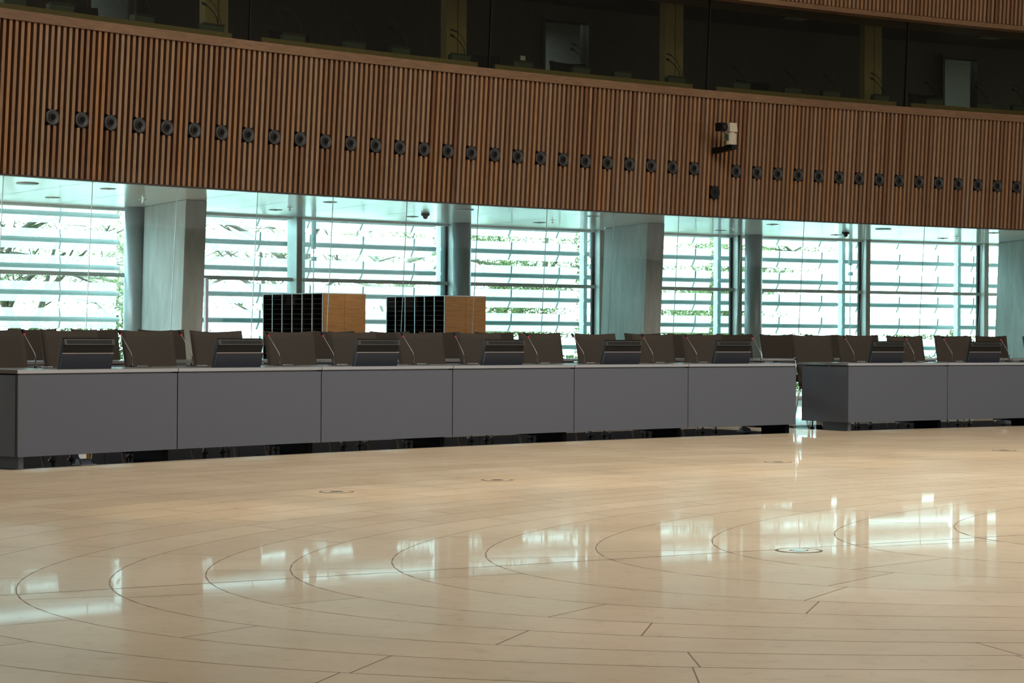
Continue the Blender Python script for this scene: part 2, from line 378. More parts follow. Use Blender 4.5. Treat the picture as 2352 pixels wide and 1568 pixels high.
# dark grey-edged strip just above the floor under the desks
def desk_strip(name, chn, label, ext):
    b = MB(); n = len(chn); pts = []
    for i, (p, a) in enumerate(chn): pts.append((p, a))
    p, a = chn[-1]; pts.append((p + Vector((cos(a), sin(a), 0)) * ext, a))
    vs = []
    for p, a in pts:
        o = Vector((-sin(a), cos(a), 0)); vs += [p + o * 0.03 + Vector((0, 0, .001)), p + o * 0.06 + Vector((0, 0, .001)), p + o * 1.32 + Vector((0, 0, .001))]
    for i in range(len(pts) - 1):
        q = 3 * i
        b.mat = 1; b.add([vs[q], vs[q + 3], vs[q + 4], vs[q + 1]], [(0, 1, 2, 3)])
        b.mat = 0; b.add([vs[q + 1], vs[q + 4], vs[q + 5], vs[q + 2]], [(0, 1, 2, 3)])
    struct(obj(name, b, [M['desk_strip'], M['strip']]), label, 'floor inlay')
desk_strip('trim_1', D1M, 'dark floor strip with grey edge under the left desks', WP - 0.05)
desk_strip('trim_2', D2M, 'dark floor strip with grey edge under the right desks', WP)

# ------------------------------------------------------------------ desk monitors
mon = thing('desk_monitor', '', 'monitor')
W2 = 0.25
b = MB(); b.prism([(0.036, 0.0), (0.004, 0.0), (-0.044, 0.181), (-0.057, 0.181), (-0.047, 0.225), (-0.028, 0.237), (-0.02, 0.237)], -W2 + 0.004, W2 - 0.004)
obj('housing', b, M['black'], mon, 0.002)
b = MB(); b.prism([(-0.0575, 0.1825), (-0.0480, 0.2255), (-0.0500, 0.2260), (-0.0597, 0.1825)], -W2 + 0.004, W2 - 0.004)
gr = obj('vent_grille', b, M['grille'], mon)
b = MB()
for i in range(34):
    x = -W2 + 0.034 + i * (2 * W2 - 0.07) / 33
    b.prism([(-0.0588, 0.190), (-0.0525, 0.2185), (-0.0531, 0.2187), (-0.0594, 0.1902)], x - 0.0032, x + 0.0032)
obj('vent_slots', b, M['slot'], gr)
b = MB(); b.prism([(0.0, 0.0), (-0.012, 0.0), (-0.044, 0.115), (-0.031, 0.118)], -W2, W2); obj('front_panel', b, M['navy'], mon, label='dark blue lower panel')
b = MB(); b.prism([(-0.030, 0.1185), (-0.044, 0.1155), (-0.0445, 0.1185), (-0.0305, 0.1215)], -W2, W2); obj('trim_edge', b, M['edge'], mon, label='pale top edge of the lower panel')
b = MB(); b.box(-0.12, 0.12, -0.0, 0.05, 0.0, 0.006); obj('base', b, M['black'], mon)
MT = [-3.44, -1.689, 0.071, 1.833, 3.607, 5.373, 8.008, 9.745]
MN = ['first from left, at the left edge of the front desks', 'second from left along the front desks', 'third from left, in front of first pigeonhole cabinet', 'fourth from left along the front desks', 'fifth from left, before the middle pillar', 'sixth from left, just before the gap', 'first one right of the gap', 'last one at the far right']
def desk_a(t):
    if t < 6.8:
        i = max(0, min(5, int((t + 4.293) / 1.7675))); return D1M[i][1]
    i = max(0, min(2, int((t - 7.241) / 1.766))); return D2M[i][1]
for i, t in enumerate(MT):
    o = mon if i == 0 else copy_tree(mon)
    place(o, 40.05, t, 0.73); o.rotation_euler.z = desk_a(t)
    tag(o, 'black vented desk monitor, ' + MN[i], 'monitor', 'desk monitors on the front desks')

# ------------------------------------------------------------------ gooseneck microphones
mic = thing('gooseneck_microphone', '', 'microphone')
b = MB(); b.box(-0.035, 0.17, -0.05, 0.04, 0.0, 0.006); pl = obj('base_plate', b, M['blackmetal'], mon and mic, 0.002)
b = MB()
for i in range(4): b.box(0.045 + i * 0.03, 0.063 + i * 0.03, -0.02, 0.0, 0.006, 0.010)
obj('button', b, M['lightmetal'], pl, label='row of pale metal buttons')
b = MB(); b.lathe([(0.016, 0.006), (0.016, 0.014), (0.0075, 0.018), (0.006, 0.07), (0.0055, 0.085)], 12); obj('lower_stem', b, M['blackmetal'], mic, smooth=True)
pts = [(0, 0, 0.08), (0, 0.002, 0.096), (0, 0.010, 0.112), (0, 0.030, 0.138), (0, 0.128, 0.256)]
b = MB(); b.tube(pts, 0.0028, 8); obj('neck', b, M['steelpost'], mic, label='thin shiny neck')
dv = (Vector(pts[-1]) - Vector(pts[-2])).normalized(); e0 = Vector(pts[-1])
b = MB(); b.tube([e0 + dv * 0.002, e0 + dv * 0.009], 0.0085, 12); obj('light_ring', b, M['red'], mic, label='red light ring')
b = MB(); b.tube([e0 + dv * 0.010, e0 + dv * 0.018, e0 + dv * 0.045, e0 + dv * 0.053], [0.009, 0.0115, 0.0115, 0.008], 12); obj('head', b, M['darkfabric'], mic)
CT = [-3.564, -2.498, -1.791, -0.719, -0.021, 1.06, 1.764, 2.836, 3.542, 4.616, 5.322, 6.383, 7.974, 9.029, 9.716, 10.756]
rn = random.Random(5)
for i, t in enumerate(CT):
    o = mic if i == 0 else copy_tree(mic)
    place(o, 40.5, t, 0.73); o.rotation_euler.z = desk_a(t) + rn.uniform(-0.12, 0.12)
    lab = ('thin gooseneck microphone with red ring on front desk, %s from left' % nth(i)) if i < 12 else ('thin gooseneck microphone on the right-hand desk, %s after the gap' % ['first', 'second', 'third', 'fourth'][i - 12])
    tag(o, lab, 'microphone', 'gooseneck microphones on the front desks')

# ------------------------------------------------------------------ conference chairs
def back_mesh(w, z0, z1, y0, y1, th=0.05, nx=12, nz=10, cv=0.035, dip=0.014):
    b = MB(); b.sm = True
    def pos(u, v, s):           # u -1..1, v 0..1
        x = u * w / 2 * (0.97 + 0.03 * v); z = z0 + (z1 - z0) * v - dip * (1 - u * u) * v
        y = y0 + (y1 - y0) * v - cv * u * u
        k = min(1.0, (1 - abs(u)) * 7) ** 0.5 * min(1.0, min(v, 1 - v) * 12 + 0.25) ** 0.5
        return (x, y + (s * 0.5) * th * (0.35 + 0.65 * k), z)
    vs = [pos(-1 + 2 * i / nx, j / nz, -1) for j in range(nz + 1) for i in range(nx + 1)]
    vs += [pos(-1 + 2 * i / nx, j / nz, 1) for j in range(nz + 1) for i in range(nx + 1)]
    K = (nx + 1) * (nz + 1); fs = []; ix = lambda i, j, s: s * K + j * (nx + 1) + i
    for j in range(nz):
        for i in range(nx):
            fs.append((ix(i, j, 0), ix(i + 1, j, 0), ix(i + 1, j + 1, 0), ix(i, j + 1, 0)))
            fs.append((ix(i, j, 1), ix(i, j + 1, 1), ix(i + 1, j + 1, 1), ix(i + 1, j, 1)))
    for j in range(nz):
        fs.append((ix(0, j, 0), ix(0, j + 1, 0), ix(0, j + 1, 1), ix(0, j, 1))); fs.append((ix(nx, j, 0), ix(nx, j, 1), ix(nx, j + 1, 1), ix(nx, j + 1, 0)))
    for i in range(nx):
        fs.append((ix(i, 0, 0), ix(i, 0, 1), ix(i + 1, 0, 1), ix(i + 1, 0, 0))); fs.append((ix(i, nz, 0), ix(i + 1, nz, 0), ix(i + 1, nz, 1), ix(i, nz, 1)))
    b.add(vs, fs); return b
def make_chair(fab, name='conference_chair', hz=1.032):
    c = thing(name, '', 'chair')
    obj('backrest', back_mesh(0.59, 0.46, hz, 0.09, 0.20), fab, c)
    b = MB(); b.box(-0.25, 0.25, -0.32, 0.12, 0.43, 0.50); obj('seat', b, fab, c, 0.025, smooth=True)
    for sx in (-1, 1):
        b = MB(); b.tube([(sx * 0.30, -0.12, 0.46), (sx * 0.315, -0.11, 0.58), (sx * 0.315, -0.10, 0.68)], 0.014, 8)
        b.box(sx * 0.315 - 0.022, sx * 0.315 + 0.022, -0.18, 0.08, 0.68, 0.70); b.box(min(sx * 0.24, sx * 0.30), max(sx * 0.24, sx * 0.30), -0.14, -0.10, 0.44, 0.465)
        obj('armrest', b, M['black'], c, 0.004)
    b = MB(); b.box(-0.24, 0.24, -0.30, 0.11, 0.405, 0.43); obj('seat_frame', b, M['blackmetal'], c, 0.004)
    for sx in (-1, 1):
        b = MB(); b.tube([(sx * 0.22, -0.27, 0.41), (sx * 0.235, -0.30, 0.2), (sx * 0.245, -0.315, 0.012)], 0.011, 8); b.lathe([(0.018, 0.0), (0.02, 0.012), (0.01, 0.016)], 12, 'z', (sx * 0.245, -0.315, 0)); obj('leg', b, M['lightmetal'], c)
        b = MB(); b.tube([(sx * 0.22, 0.10, 0.46), (sx * 0.235, 0.16, 0.2), (sx * 0.245, 0.20, 0.012)], 0.011, 8); b.lathe([(0.018, 0.0), (0.02, 0.012), (0.01, 0.016)], 12, 'z', (sx * 0.245, 0.20, 0)); obj('leg', b, M['lightmetal'], c)
    return c
chair = make_chair(M['fabric'])
FT = [-3.125, -2.298, -1.385, -0.548, 0.386, 1.233, 2.162, 3.032, 3.94, 4.802, 5.697, 6.509, 8.37, 9.13, 10.008, 10.872, 12.479]
RTT = [-1.10, -0.36, 0.40, 1.24, 3.596, 4.422, 5.156, 6.0, 6.75, 8.395, 9.113, 9.945, 10.69, 11.484, 12.207, 13.845, 14.572]
rn = random.Random(11)
for i, t in enumerate(FT):
    o = chair if i == 0 else copy_tree(chair)
    place(o, 41.38, t, 0); o.rotation_euler.z += rn.uniform(-0.05, 0.05)
    if i < 12: lab = 'brown-grey upholstered chair behind the left front desk, %s from left' % nth(i)
    elif i == 12: lab = 'brown-grey upholstered chair standing in the gap between the desks'
    else: lab = 'brown-grey upholstered chair behind the right front desk, %s from the gap' % ['first', 'second', 'third', 'fourth'][i - 13]
    tag(o, lab, 'chair', 'chairs behind the front desks')
for i, t in enumerate(RTT):
    o = copy_tree(chair); place(o, 44.5, t, 0); o.scale = (0.98, 0.9, 1.01); o.rotation_euler.z += rn.uniform(-0.04, 0.04)
    tag(o, 'dark upholstered chair in the back row by the glass wall, %s from left' % nth(i), 'chair', 'chairs of the back row')

# ------------------------------------------------------------------ rear desks
rw = 1.66
dt = rw / (43.45 * KW)
RT0 = [9.944 - dt * (8 - k) for k in range(8)] + [10.471 + dt * k for k in range(4)]
rp = None
for i, t in enumerate(RT0):
    if rp is None:
        rp = thing('rear_desk', '', 'desk')
        b = MB(); b.box(0.004, rw - 0.004, 0, 0.022, HB, HB + HP); obj('front_panel', b, M['laminate'], rp, 0.002)
        b = MB(); b.box(0.001, rw - 0.001, -0.008, 0.66, 0.702, 0.73); obj('desktop', b, M['desktop'], rp, 0.002)
        for lx in (0.3, rw - 0.25):
            b = MB(); b.box(lx, lx + 0.05, 0.08, 0.5, 0.0, 0.702); obj('leg', b, M['legblack'], rp)
        o = rp
    else: o = copy_tree(rp)
    a = ang(t + dt / 2); o.location = P(43.45, t, 0); o.rotation_euler = (0, 0, a)
    tag(o, 'grey back-row desk unit behind the front chairs, %s from left' % nth(i), 'desk', 'back row desk units')

# ------------------------------------------------------------------ cable outlet under the first desk
fo = None
for x, y, rz, lab in ((-3.245, 16.10, 0.9, 'blue-grey floor outlet with open lid and yellow cables under the leftmost desk'), (2.47, 22.38, 0.6, 'blue-grey floor outlet with pale open lid under the last desk before the gap'), (5.85, 25.05, 0.6, 'blue-grey floor outlet with pale open lid under the far right desk')):
    if fo is None:
        fo = o = thing('floor_outlet', '', 'outlet')
        b = MB(); b.prism([(-0.04, 0.0), (0.04, 0.0), (0.04, 0.045), (0.0, 0.045)], -0.05, 0.06); obj('hood', b, M['bluegrey'], o, 0.006)
        b = MB(); b.box(-0.07, 0.08, -0.055, 0.06, 0.0, 0.006); obj('flange', b, M['strip'], o)
        b = MB(); b.lathe([(0.04, -0.04), (0.045, -0.036), (0.045, -0.03)], 28, 'y', (0.06, 0.05, 0.075)); obj('open_lid', b, M['lightmetal'], o, label='round metal lid standing open')
    else: o = copy_tree(fo)
    o.location = (x, y, 0.001); o.rotation_euler = (0, 0, rz); tag(o, lab, 'outlet', 'floor outlets under the desks')
cb = MB()
for k in range(2): cb.tube([(-3.225 + 0.012 * k, 16.12, 0.045), (-3.23 + 0.012 * k, 16.14, 0.09), (-3.24 + 0.012 * k, 16.17, 0.13), (-3.245 + 0.012 * k, 16.22, 0.3), (-3.26 + 0.012 * k, 16.28, 0.62)], 0.006, 8)
tag(obj('cable', cb, M['yellow']), 'yellow cable pair rising from floor outlet under leftmost desk', 'cable')
cb = MB(); cb.tube([(-3.197, 16.125, 0.045), (-3.197, 16.15, 0.1), (-3.2, 16.2, 0.3), (-3.2, 16.3, 0.62)], 0.005, 8)
tag(obj('cable', cb, M['whitecable']), 'white cable beside the yellow ones at the floor outlet', 'cable')

# ------------------------------------------------------------------ floor boxes
fb = None
FB = [(-1.1146, 13.5438, 'round floor box in stone floor, the left one of the far pair'), (-0.0963, 14.7374, 'round floor box with dark lid left of the middle, further back'), (2.1462, 17.0469, 'round floor box near the right-hand desks'), (1.3619, 10.0118, 'large round floor box with bright metal lid in the foreground'), (4.4294, 19.0537, 'small distant round floor box at right edge')]
for i, (x, y, lab) in enumerate(FB):
    if fb is None:
        fb = thing('floor_box', '', 'floor box')
        def ring(r0, r1, z, mb, n=40):
            vs = []; fs = []
            for k in range(n):
                th = 2 * pi * k / n; vs += [(r0 * cos(th), r0 * sin(th), z), (r1 * cos(th), r1 * sin(th), z)]
            for k in range(n): q = (k + 1) % n; fs.append((2 * k, 2 * k + 1, 2 * q + 1, 2 * q))
            mb.add(vs, fs)
        b = MB(); ring(0.098, 0.112, 0.0014, b); ring(0.112, 0.1125, 0.0012, b); obj('frame_ring', b, M['ringgrey'], fb)
        b = MB(); b.tone = 0.6; b.lathe([(0.0978, 0.0002), (0.0978, 0.0013)], 40); obj('stone_lid', b, M['stone'], fb)
        b = MB(); b.lathe([(0.046, 0.0014), (0.046, 0.0017)], 32); obj('seal_ring', b, M['ringgrey'], fb)
        b = MB(); b.lathe([(0.037, 0.0018), (0.037, 0.0021)], 32); ob = obj('cap', b, M['chrome'], fb)
        o = fb
    else: o = copy_tree(fb)
    o.location = (x, y, 0); o.scale = (1, 1, 1); tag(o, lab, 'floor box', 'floor boxes')

# ------------------------------------------------------------------ balcony front: slats, rail, cap
TA, TB = -4.0, 21.0
pit = S / 5
SK = [k for k in range(-10, 58)]
ZT, ZBm = 4.145, HS
def slat_wall(name, z0, z1, cut, label, zrail0, capz):
    b = MB(); rr = random.Random(21 if cut else 22)
    n = int((TB - TA) / pit)
    b.mat = 1
    lb = 44.97
    b.arc(lb, lb + 0.03, TA, TB, z0 + 0.004, z1, 60, -(z0 - HS) * TILT, -(z1 - HS) * TILT)
    b.mat = 0
    j0 = int(math.floor(TA / pit)); wv = 0.0368 / 2
    for j in range(j0, j0 + n):
        t = (j + 0.5) * pit
        tone = min(1, max(0, rr.gauss(0.48, 0.24)))
        if rr.random() < 0.07: tone = 1.0
        k = int(math.floor((t + pit) / S)); loc = (j - 5 * k)     # -1 and 0 are the slats cut by speaker k
        segs = [(z0 + 0.012, z1)]
        if cut and loc in (-1, 0) and 0 <= k <= 46:
            zc = 2.915 if k == 27 else 3.2098
            segs = [(z0 + 0.012, zc - 0.077), (zc + 0.077, z1)]
        for q, (s0, s1) in enumerate(segs):
            b.tone = tone if q == 0 else min(1, max(0, rr.gauss(0.48, 0.25)))
            l0, l1 = -(s0 - HS) * TILT, -(s1 - HS) * TILT
            e = 0.012 * (-1 if loc == -1 else 1) if len(segs) == 2 else 0.0     # slanted cut ends around a speaker
            a0, b0, a1, b1 = (s0, s0, s1 + e, s1 - e) if q == 0 else (s0 - e, s0 + e, s1, s1)
            b.hexa([P(44.886 + l0, t - wv, a0), P(44.886 + l0, t + wv, b0), P(44.968 + l0, t + wv, b0), P(44.968 + l0, t - wv, a0),
                    P(44.886 + l1, t - wv, a1), P(44.886 + l1, t + wv, b1), P(44.968 + l1, t + wv, b1), P(44.968 + l1, t - wv, a1)])
    o = obj(name, b, [M['slat'], M['slatback']])
    struct(o, label, 'wall')
    return o
w1 = slat_wall('wall_front', HS, ZT, True, 'curved balcony front of vertical brown wooden slats', 0, 0)
b = MB(); b.arc(44.878, 44.96, TA, TB, HS - 0.004, HS + 0.010, 80); obj('bottom_rail', b, M['booth'], w1)
b = MB(); l = -(ZT - HS) * TILT
b.arc(44.86, 45.06, TA, TB, ZT, 4.245, 80, l, l); obj('cap_rail', b, M['cap'], w1, label='smooth brown wooden cap rail')
w2 = slat_wall('wall_upper', 5.52, 7.4, False, 'upper band of wooden slats at the top right', 0, 0)
b = MB(); l = -(5.5 - HS) * TILT
b.arc(44.85, 45.6, TA, TB, 5.455, 5.52, 80, l, l); obj('bottom_rail', b, M['cap'], w2)
b = MB(); b.arc(44.7, 44.8, TA - 14, TA, HS, 9.2, 30); b.arc(44.6, 44.7, TB, TB + 9, HS, 9.2, 20); b.arc(44.62, 44.72, TA, TB, 7.4, 9.2, 40)
struct(obj('wall_left', b, M['wallwood']), 'plain wood wall beyond the slats', 'wall')

# ------------------------------------------------------------------ round speakers in the slats
sp = thing('wall_speaker', '', 'speaker')
b = MB()
hexp = [(0.0985 * sin(pi * k / 3), 0.094 * cos(pi * k / 3)) for k in range(6)]
vs = [(x, 0.0, z) for x, z in hexp] + [(x, 0.04, z) for x, z in hexp]
b.add(vs, [(5, 4, 3, 2, 1, 0), (6, 7, 8, 9, 10, 11)] + [(k, (k + 1) % 6, 6 + (k + 1) % 6, 6 + k) for k in range(6)]); obj('housing', b, M['black'], sp, 0.004)
b = MB(); b.sm = True; b.lathe([(0.084, -0.001), (0.084, 0.003), (0.078, 0.007), (0.064, 0.006), (0.05, 0.001)], 28, 'y'); obj('outer_ring', b, M['blackmetal'], sp)
b = MB(); b.sm = True; b.lathe([(0.045, 0.0), (0.043, 0.008), (0.037, 0.010), (0.033, 0.004), (0.022, 0.001)], 24, 'y'); obj('inner_ring', b, M['blackmetal'], sp)
b = MB(); b.lathe([(0.03, 0.0), (0.03, 0.0045)], 20, 'y'); obj('cone', b, M['slot'], sp)
cnt = 0; first = True
for k in range(0, 44):
    if k == 27: continue
    o = sp if first else copy_tree(sp); first = False
    h = 3.2098; t = k * S
    o.location = P(Rlean(h, -0.005), t, h); o.rotation_euler = (0, 0, ang(t))
    side = 'left of the camera unit' if k < 27 else 'right of the camera unit'
    lab = 'round black speaker in slat wall, %s from the left end of the row' % nth(k) if k < 27 else 'round black speaker in slat wall, %s to the right of the camera' % nth(k - 28)
    tag(o, lab, 'speaker', 'speakers in a row along the slat wall')
o = thing('blank_cover', 'plain oval black cover in slats below the camera unit', 'cover', P(Rlean(2.912, -0.004), 27 * S - 0.0, 2.912), ang(27 * S))
b = MB(); b.prism([(-0.012, -0.08), (-0.012, 0.08), (0.035, 0.08), (0.035, -0.08)], -0.05, 0.05); b.sm = True
b = MB(); pr = [(0.082 * cos(2 * pi * k / 28), 0.09 * sin(2 * pi * k / 28)) for k in range(28)]
vs = [(x, -0.016, z) for x, z in pr] + [(x, 0.035, z) for x, z in pr]
b.add(vs, [tuple(range(28))[::-1], tuple(range(28, 56))] + [(k, (k + 1) % 28, 28 + (k + 1) % 28, 28 + k) for k in range(28)])
obj('cover_plate', b, M['black'], o, 0.003)
b = MB(); b.lathe([(0.02, 0.0165), (0.02, 0.018)], 16, 'y'); obj('centre_cap', b, M['slot'], o)

# ------------------------------------------------------------------ remote camera on the wall
cr = thing('wall_camera', 'cream remote-controlled camera unit on black bracket on slat wall', 'camera', P(44.46, 9.72, 3.45), ang(9.72)); cr.scale = (1.15, 1.0, 1.03)
b = MB(); b.prism([(0.34, 0.045), (0.34, -0.035), (-0.07, 0.0), (-0.07, 0.045)], -0.035, 0.035); b.box(-0.06, 0.06, -0.075, 0.06, 0.045, 0.058); obj('bracket', b, M['black'], cr, 0.003)
b = MB(); b.lathe([(0.066, 0.058), (0.068, 0.065), (0.068, 0.10), (0.066, 0.105), (0.066, 0.198), (0.06, 0.205)], 28); bo = obj('pan_motor', b, M['cream'], cr, smooth=False)
b = MB(); b.box(-0.069, -0.05, -0.035, 0.02, 0.11, 0.195); obj('rating_plate', b, M['consolegrey'], bo)
b = MB(); b.lathe([(0.042, 0.205), (0.042, 0.222)], 24); obj('pan_collar', b, M['cream'], cr)
b = MB(); b.prism([(-0.055, 0.222), (0.055, 0.222), (0.055, 0.345), (-0.055, 0.335)], -0.06, 0.045); b.hexa([(0.045, -0.055, 0.222), (0.065, -0.05, 0.23), (0.065, 0.05, 0.23), (0.045, 0.055, 0.222), (0.045, -0.055, 0.336), (0.052, -0.05, 0.30), (0.052, 0.05, 0.30), (0.045, 0.055, 0.345)]); th_ = obj('tilt_head', b, M['cream'], cr, 0.004)
b = MB(); b.box(-0.004, 0.022, -0.0565, -0.055, 0.238, 0.248); obj('badge', b, M['white'], th_)
b = MB(); b.lathe([(0.032, -0.088), (0.036, -0.082), (0.036, -0.06)], 22, 'x', (0, 0, 0.288)); b.box(-0.098, -0.088, -0.02, 0.02, 0.20, 0.32); b.box(-0.115, -0.075, -0.01, 0.01, 0.225, 0.235); obj('tilt_arm', b, M['edge'], cr)
b = MB(); b.box(-0.195, -0.105, -0.06, 0.06, 0.225, 0.33); b.box(-0.19, -0.11, -0.075, 0.05, 0.24, 0.325); cb_ = obj('camera_body', b, M['black'], cr, 0.006)
b = MB(); b.lathe([(0.040, 0.07), (0.040, 0.088), (0.030, 0.088), (0.026, 0.078)], 26, 'y', (-0.15, 0, 0.277)); obj('lens_hood', b, M['black'], cb_)
b = MB(); b.lathe([(0.027, 0.078), (0.027, 0.081)], 24, 'y', (-0.15, 0, 0.277)); obj('lens', b, M['lens'], cb_)
b = MB(); b.tube([(-0.09, 0.0, 0.20), (-0.11, 0.0, 0.165), (-0.105, 0.0, 0.13), (-0.08, 0.0, 0.105), (-0.064, 0.0, 0.10)], 0.004, 8); b.tube([(-0.066, 0.0, 0.085), (-0.07, 0.01, 0.065), (-0.09, 0.03, 0.045)], 0.003, 8); obj('cable', b, M['greencable'], cr)

# ------------------------------------------------------------------ soffit under the balcony
RF = 48.85
b = MB(); b.arc(44.96, RF + 0.15, TA - 1.5, TB + 1, HS, HS + 0.25, 90)
b.mat = 1
tj = 0.55
jl = [(44.96, 48.85, 0.605 + i * 1.0475, 0.605 + i * 1.0475 + 0.80) for i in range(-5, 20)]
for R0, R1, ta, tb in jl:
    n = 6; vs = []
    for i in range(n + 1):
        R = R0 + (R1 - R0) * i / n; t = ta + (tb - ta) * i / n
        vs += [P(R, t - 0.004, HS - 0.0006), P(R, t + 0.004, HS - 0.0006)]
    b.add(vs, [(2 * i, 2 * i + 1, 2 * i + 3, 2 * i + 2) for i in range(n)])
soff = struct(obj('ceiling', b, [M['soffit'], M['joint']]), 'pale green-white panelled soffit under the balcony', 'ceiling')
dl = thing('downlight', '', 'downlight')
b = MB(); b.lathe([(0.066, -0.001), (0.078, -0.004), (0.085, -0.003), (0.088, 0.0)], 28); 
b2 = MB(); n_ = 28
ringv = []; ringf = []
for k in range(n_):
    th = 2 * pi * k / n_
    for r, z in ((0.088, 0.0), (0.084, -0.004), (0.066, -0.004), (0.064, 0.0)): ringv.append((r * cos(th), r * sin(th), z - 0.0005))
for k in range(n_):
    q = (k + 1) % n_
    for m_ in range(3): ringf.append((4 * k + m_, 4 * q + m_, 4 * q + m_ + 1, 4 * k + m_ + 1))
b2.add(ringv, ringf); obj('rim', b2, M['joint'], dl)
b = MB(); b.lathe([(0.030, -0.003), (0.063, -0.001)], 24); b.tone = .5; obj('reflector', b, M['white'], dl)
b = MB(); b.lathe([(0.022, -0.012), (0.028, -0.004)], 16); obj('bulb', b, M['white'], dl)
DL = [(45.75, 1.316), (47.55, 1.742), (47.55, 4.79), (45.75, 4.359), (47.55, 6.845), (47.55, 8.878), (45.78, 8.468), (47.6, 11.991), (45.8, 11.555), (47.65, 14.091), (47.6, 16.019), (45.78, 15.564)]
DL.sort(key=lambda q: q[1]); first = True
for i, (R, t) in enumerate(DL):
    o = dl if first else copy_tree(dl); first = False
    place(o, R, t, HS); tag(o, 'small round recessed downlight in the soffit, %s from left' % nth(i), 'downlight', 'downlights in the soffit')
cp = None
for i, (R, t, lab) in enumerate([(45.72, 0.286, 'flat round loudspeaker plate in the soffit at far left'), (45.76, 6.393, 'flat round loudspeaker plate in the soffit before the middle column'), (45.82, 13.558, 'flat round loudspeaker plate in the soffit at right')]):
    if cp is None:
        cp = thing('ceiling_plate', '', 'ceiling plate'); b = MB(); b.lathe([(0.105, -0.012), (0.115, -0.009), (0.118, 0.0)], 32); obj('plate', b, M['steel'], cp); o = cp
        b = MB(); b.lathe([(0.1185, -0.003), (0.124, 0.0)], 32); obj('rim', b, M['joint'], cp)
    else: o = copy_tree(cp)
    place(o, R, t, HS); tag(o, lab, 'ceiling plate', 'round plates in the soffit')
sk = None
for i, (R, t, lab) in enumerate([(47.05, 2.62, 'sprinkler head beside the left concrete pillar'), (46.98, 4.631, 'sprinkler head above the left pigeonhole cabinet'), (46.9, 8.636, 'sprinkler head left of the middle concrete pillar'), (47.0, 11.773, 'sprinkler head right of the middle concrete pillar'), (47.0, 15.835, 'sprinkler head near the right concrete pillar')]):
    if sk is None:
        sk = thing('sprinkler', '', 'sprinkler')
        b = MB(); b.lathe([(0.04, -0.004), (0.045, 0.0)], 20); obj('rosette', b, M['chrome'], sk)
        b = MB(); b.lathe([(0.008, -0.04), (0.012, -0.03), (0.012, -0.003)], 12); obj('body', b, M['chrome'], sk)
        b = MB(); b.lathe([(0.02, -0.045), (0.02, -0.041)], 16); obj('deflector', b, M['lightmetal'], sk); o = sk
    else: o = copy_tree(sk)
    place(o, R, t, HS); tag(o, lab, 'sprinkler', 'sprinklers in the soffit')
dc = None
for i, (R, t, lab) in enumerate([(46.82, 6.551, 'black dome camera hanging from the soffit left of the middle'), (46.9, 13.716, 'black dome camera hanging from the soffit at right')]):
    if dc is None:
        dc = thing('dome_camera', '', 'camera')
        b = MB(); b.lathe([(0.05, -0.03), (0.058, -0.024), (0.058, -0.004), (0.05, 0.0)], 24); obj('housing', b, M['black'], dc)
        b = MB(); b.sm = True; b.lathe([(0.008, -0.075), (0.026, -0.065), (0.036, -0.045), (0.038, -0.03)], 20); obj('dome', b, M['lens'], dc); o = dc
    else: o = copy_tree(dc)
    place(o, R, t, HS); tag(o, lab, 'camera', 'dome cameras under the soffit')

# ------------------------------------------------------------------ inner glass wall
gw = bpy.data.objects.new('wall_glass', None); COL.objects.link(gw); struct(gw, 'frameless inner glass wall behind the back row', 'wall')
JT = [-0.541 + 1.086 * i - (0.022 if i > 3 else 0) for i in range(-3, 18)]
for i in range(len(JT) - 1):
    ta, tb = JT[i], JT[i + 1]; b = MB(); l0, l1 = (HS) * TILT, 0
    b.add([P(44.905 + l0, ta + .004, 0.0), P(44.905 + l0, tb - .004, 0.0), P(44.905, tb - .004, HS), P(44.905, ta + .004, HS)], [(0, 1, 2, 3)])
    p = obj('glass_pane', b, M['glass'], gw)
b = MB()
for t in JT[1:-1]:
    l0 = HS * TILT
    b.hexa([P(44.901 + l0, t - .003, 0.0), P(44.901 + l0, t + .003, 0.0), P(44.909 + l0, t + .003, 0.0), P(44.909 + l0, t - .003, 0.0), P(44.901, t - .003, HS - .004), P(44.901, t + .003, HS - .004), P(44.909, t + .003, HS - .004), P(44.909, t - .003, HS - .004)])
obj('joint_seals', b, M['glassedge'], gw)

# ------------------------------------------------------------------ concrete fins
def fin(t_back, tf0, tf1, label):
    tw = tf1 - tf0
    o = thing('concrete_pillar', label, 'pillar', P(46.6, tf0, 0), 0, 'leaning concrete pillars')
    b = MB(); org = P(46.6, tf0, 0)
    vs = []
    for z in (0.0, HS):
        l = (HS - z) * 0.052
        vs += [P(46.6 + l, tf0, z) - org, P(46.6 + l, tf1, z) - org, P(48.25 + l, t_back + tw, z) - org, P(48.25 + l, t_back, z) - org]
    b.hexa(vs); obj('shaft', b, M['concrete'], o, 0.012)
    b = MB(); vs = []
    for z in (0.0, 0.06):
        l = (HS - z) * 0.052
        vs += [P(46.58 + l, tf0 - .02, z) - org, P(46.58 + l, tf1 + .02, z) - org, P(48.27 + l, t_back + tw + .02, z) - org, P(48.27 + l, t_back - .02, z) - org]
    b.hexa(vs); obj('foot', b, M['concrete'], o)
fin(3.379, 2.912, 3.204, 'leaning concrete fin pillar at left, teal side and beige front')
fin(10.444, 10.011, 10.300, 'leaning concrete fin pillar in the middle of the window wall')
fin(17.53, 17.11, 17.40, 'leaning concrete fin pillar at the right edge')
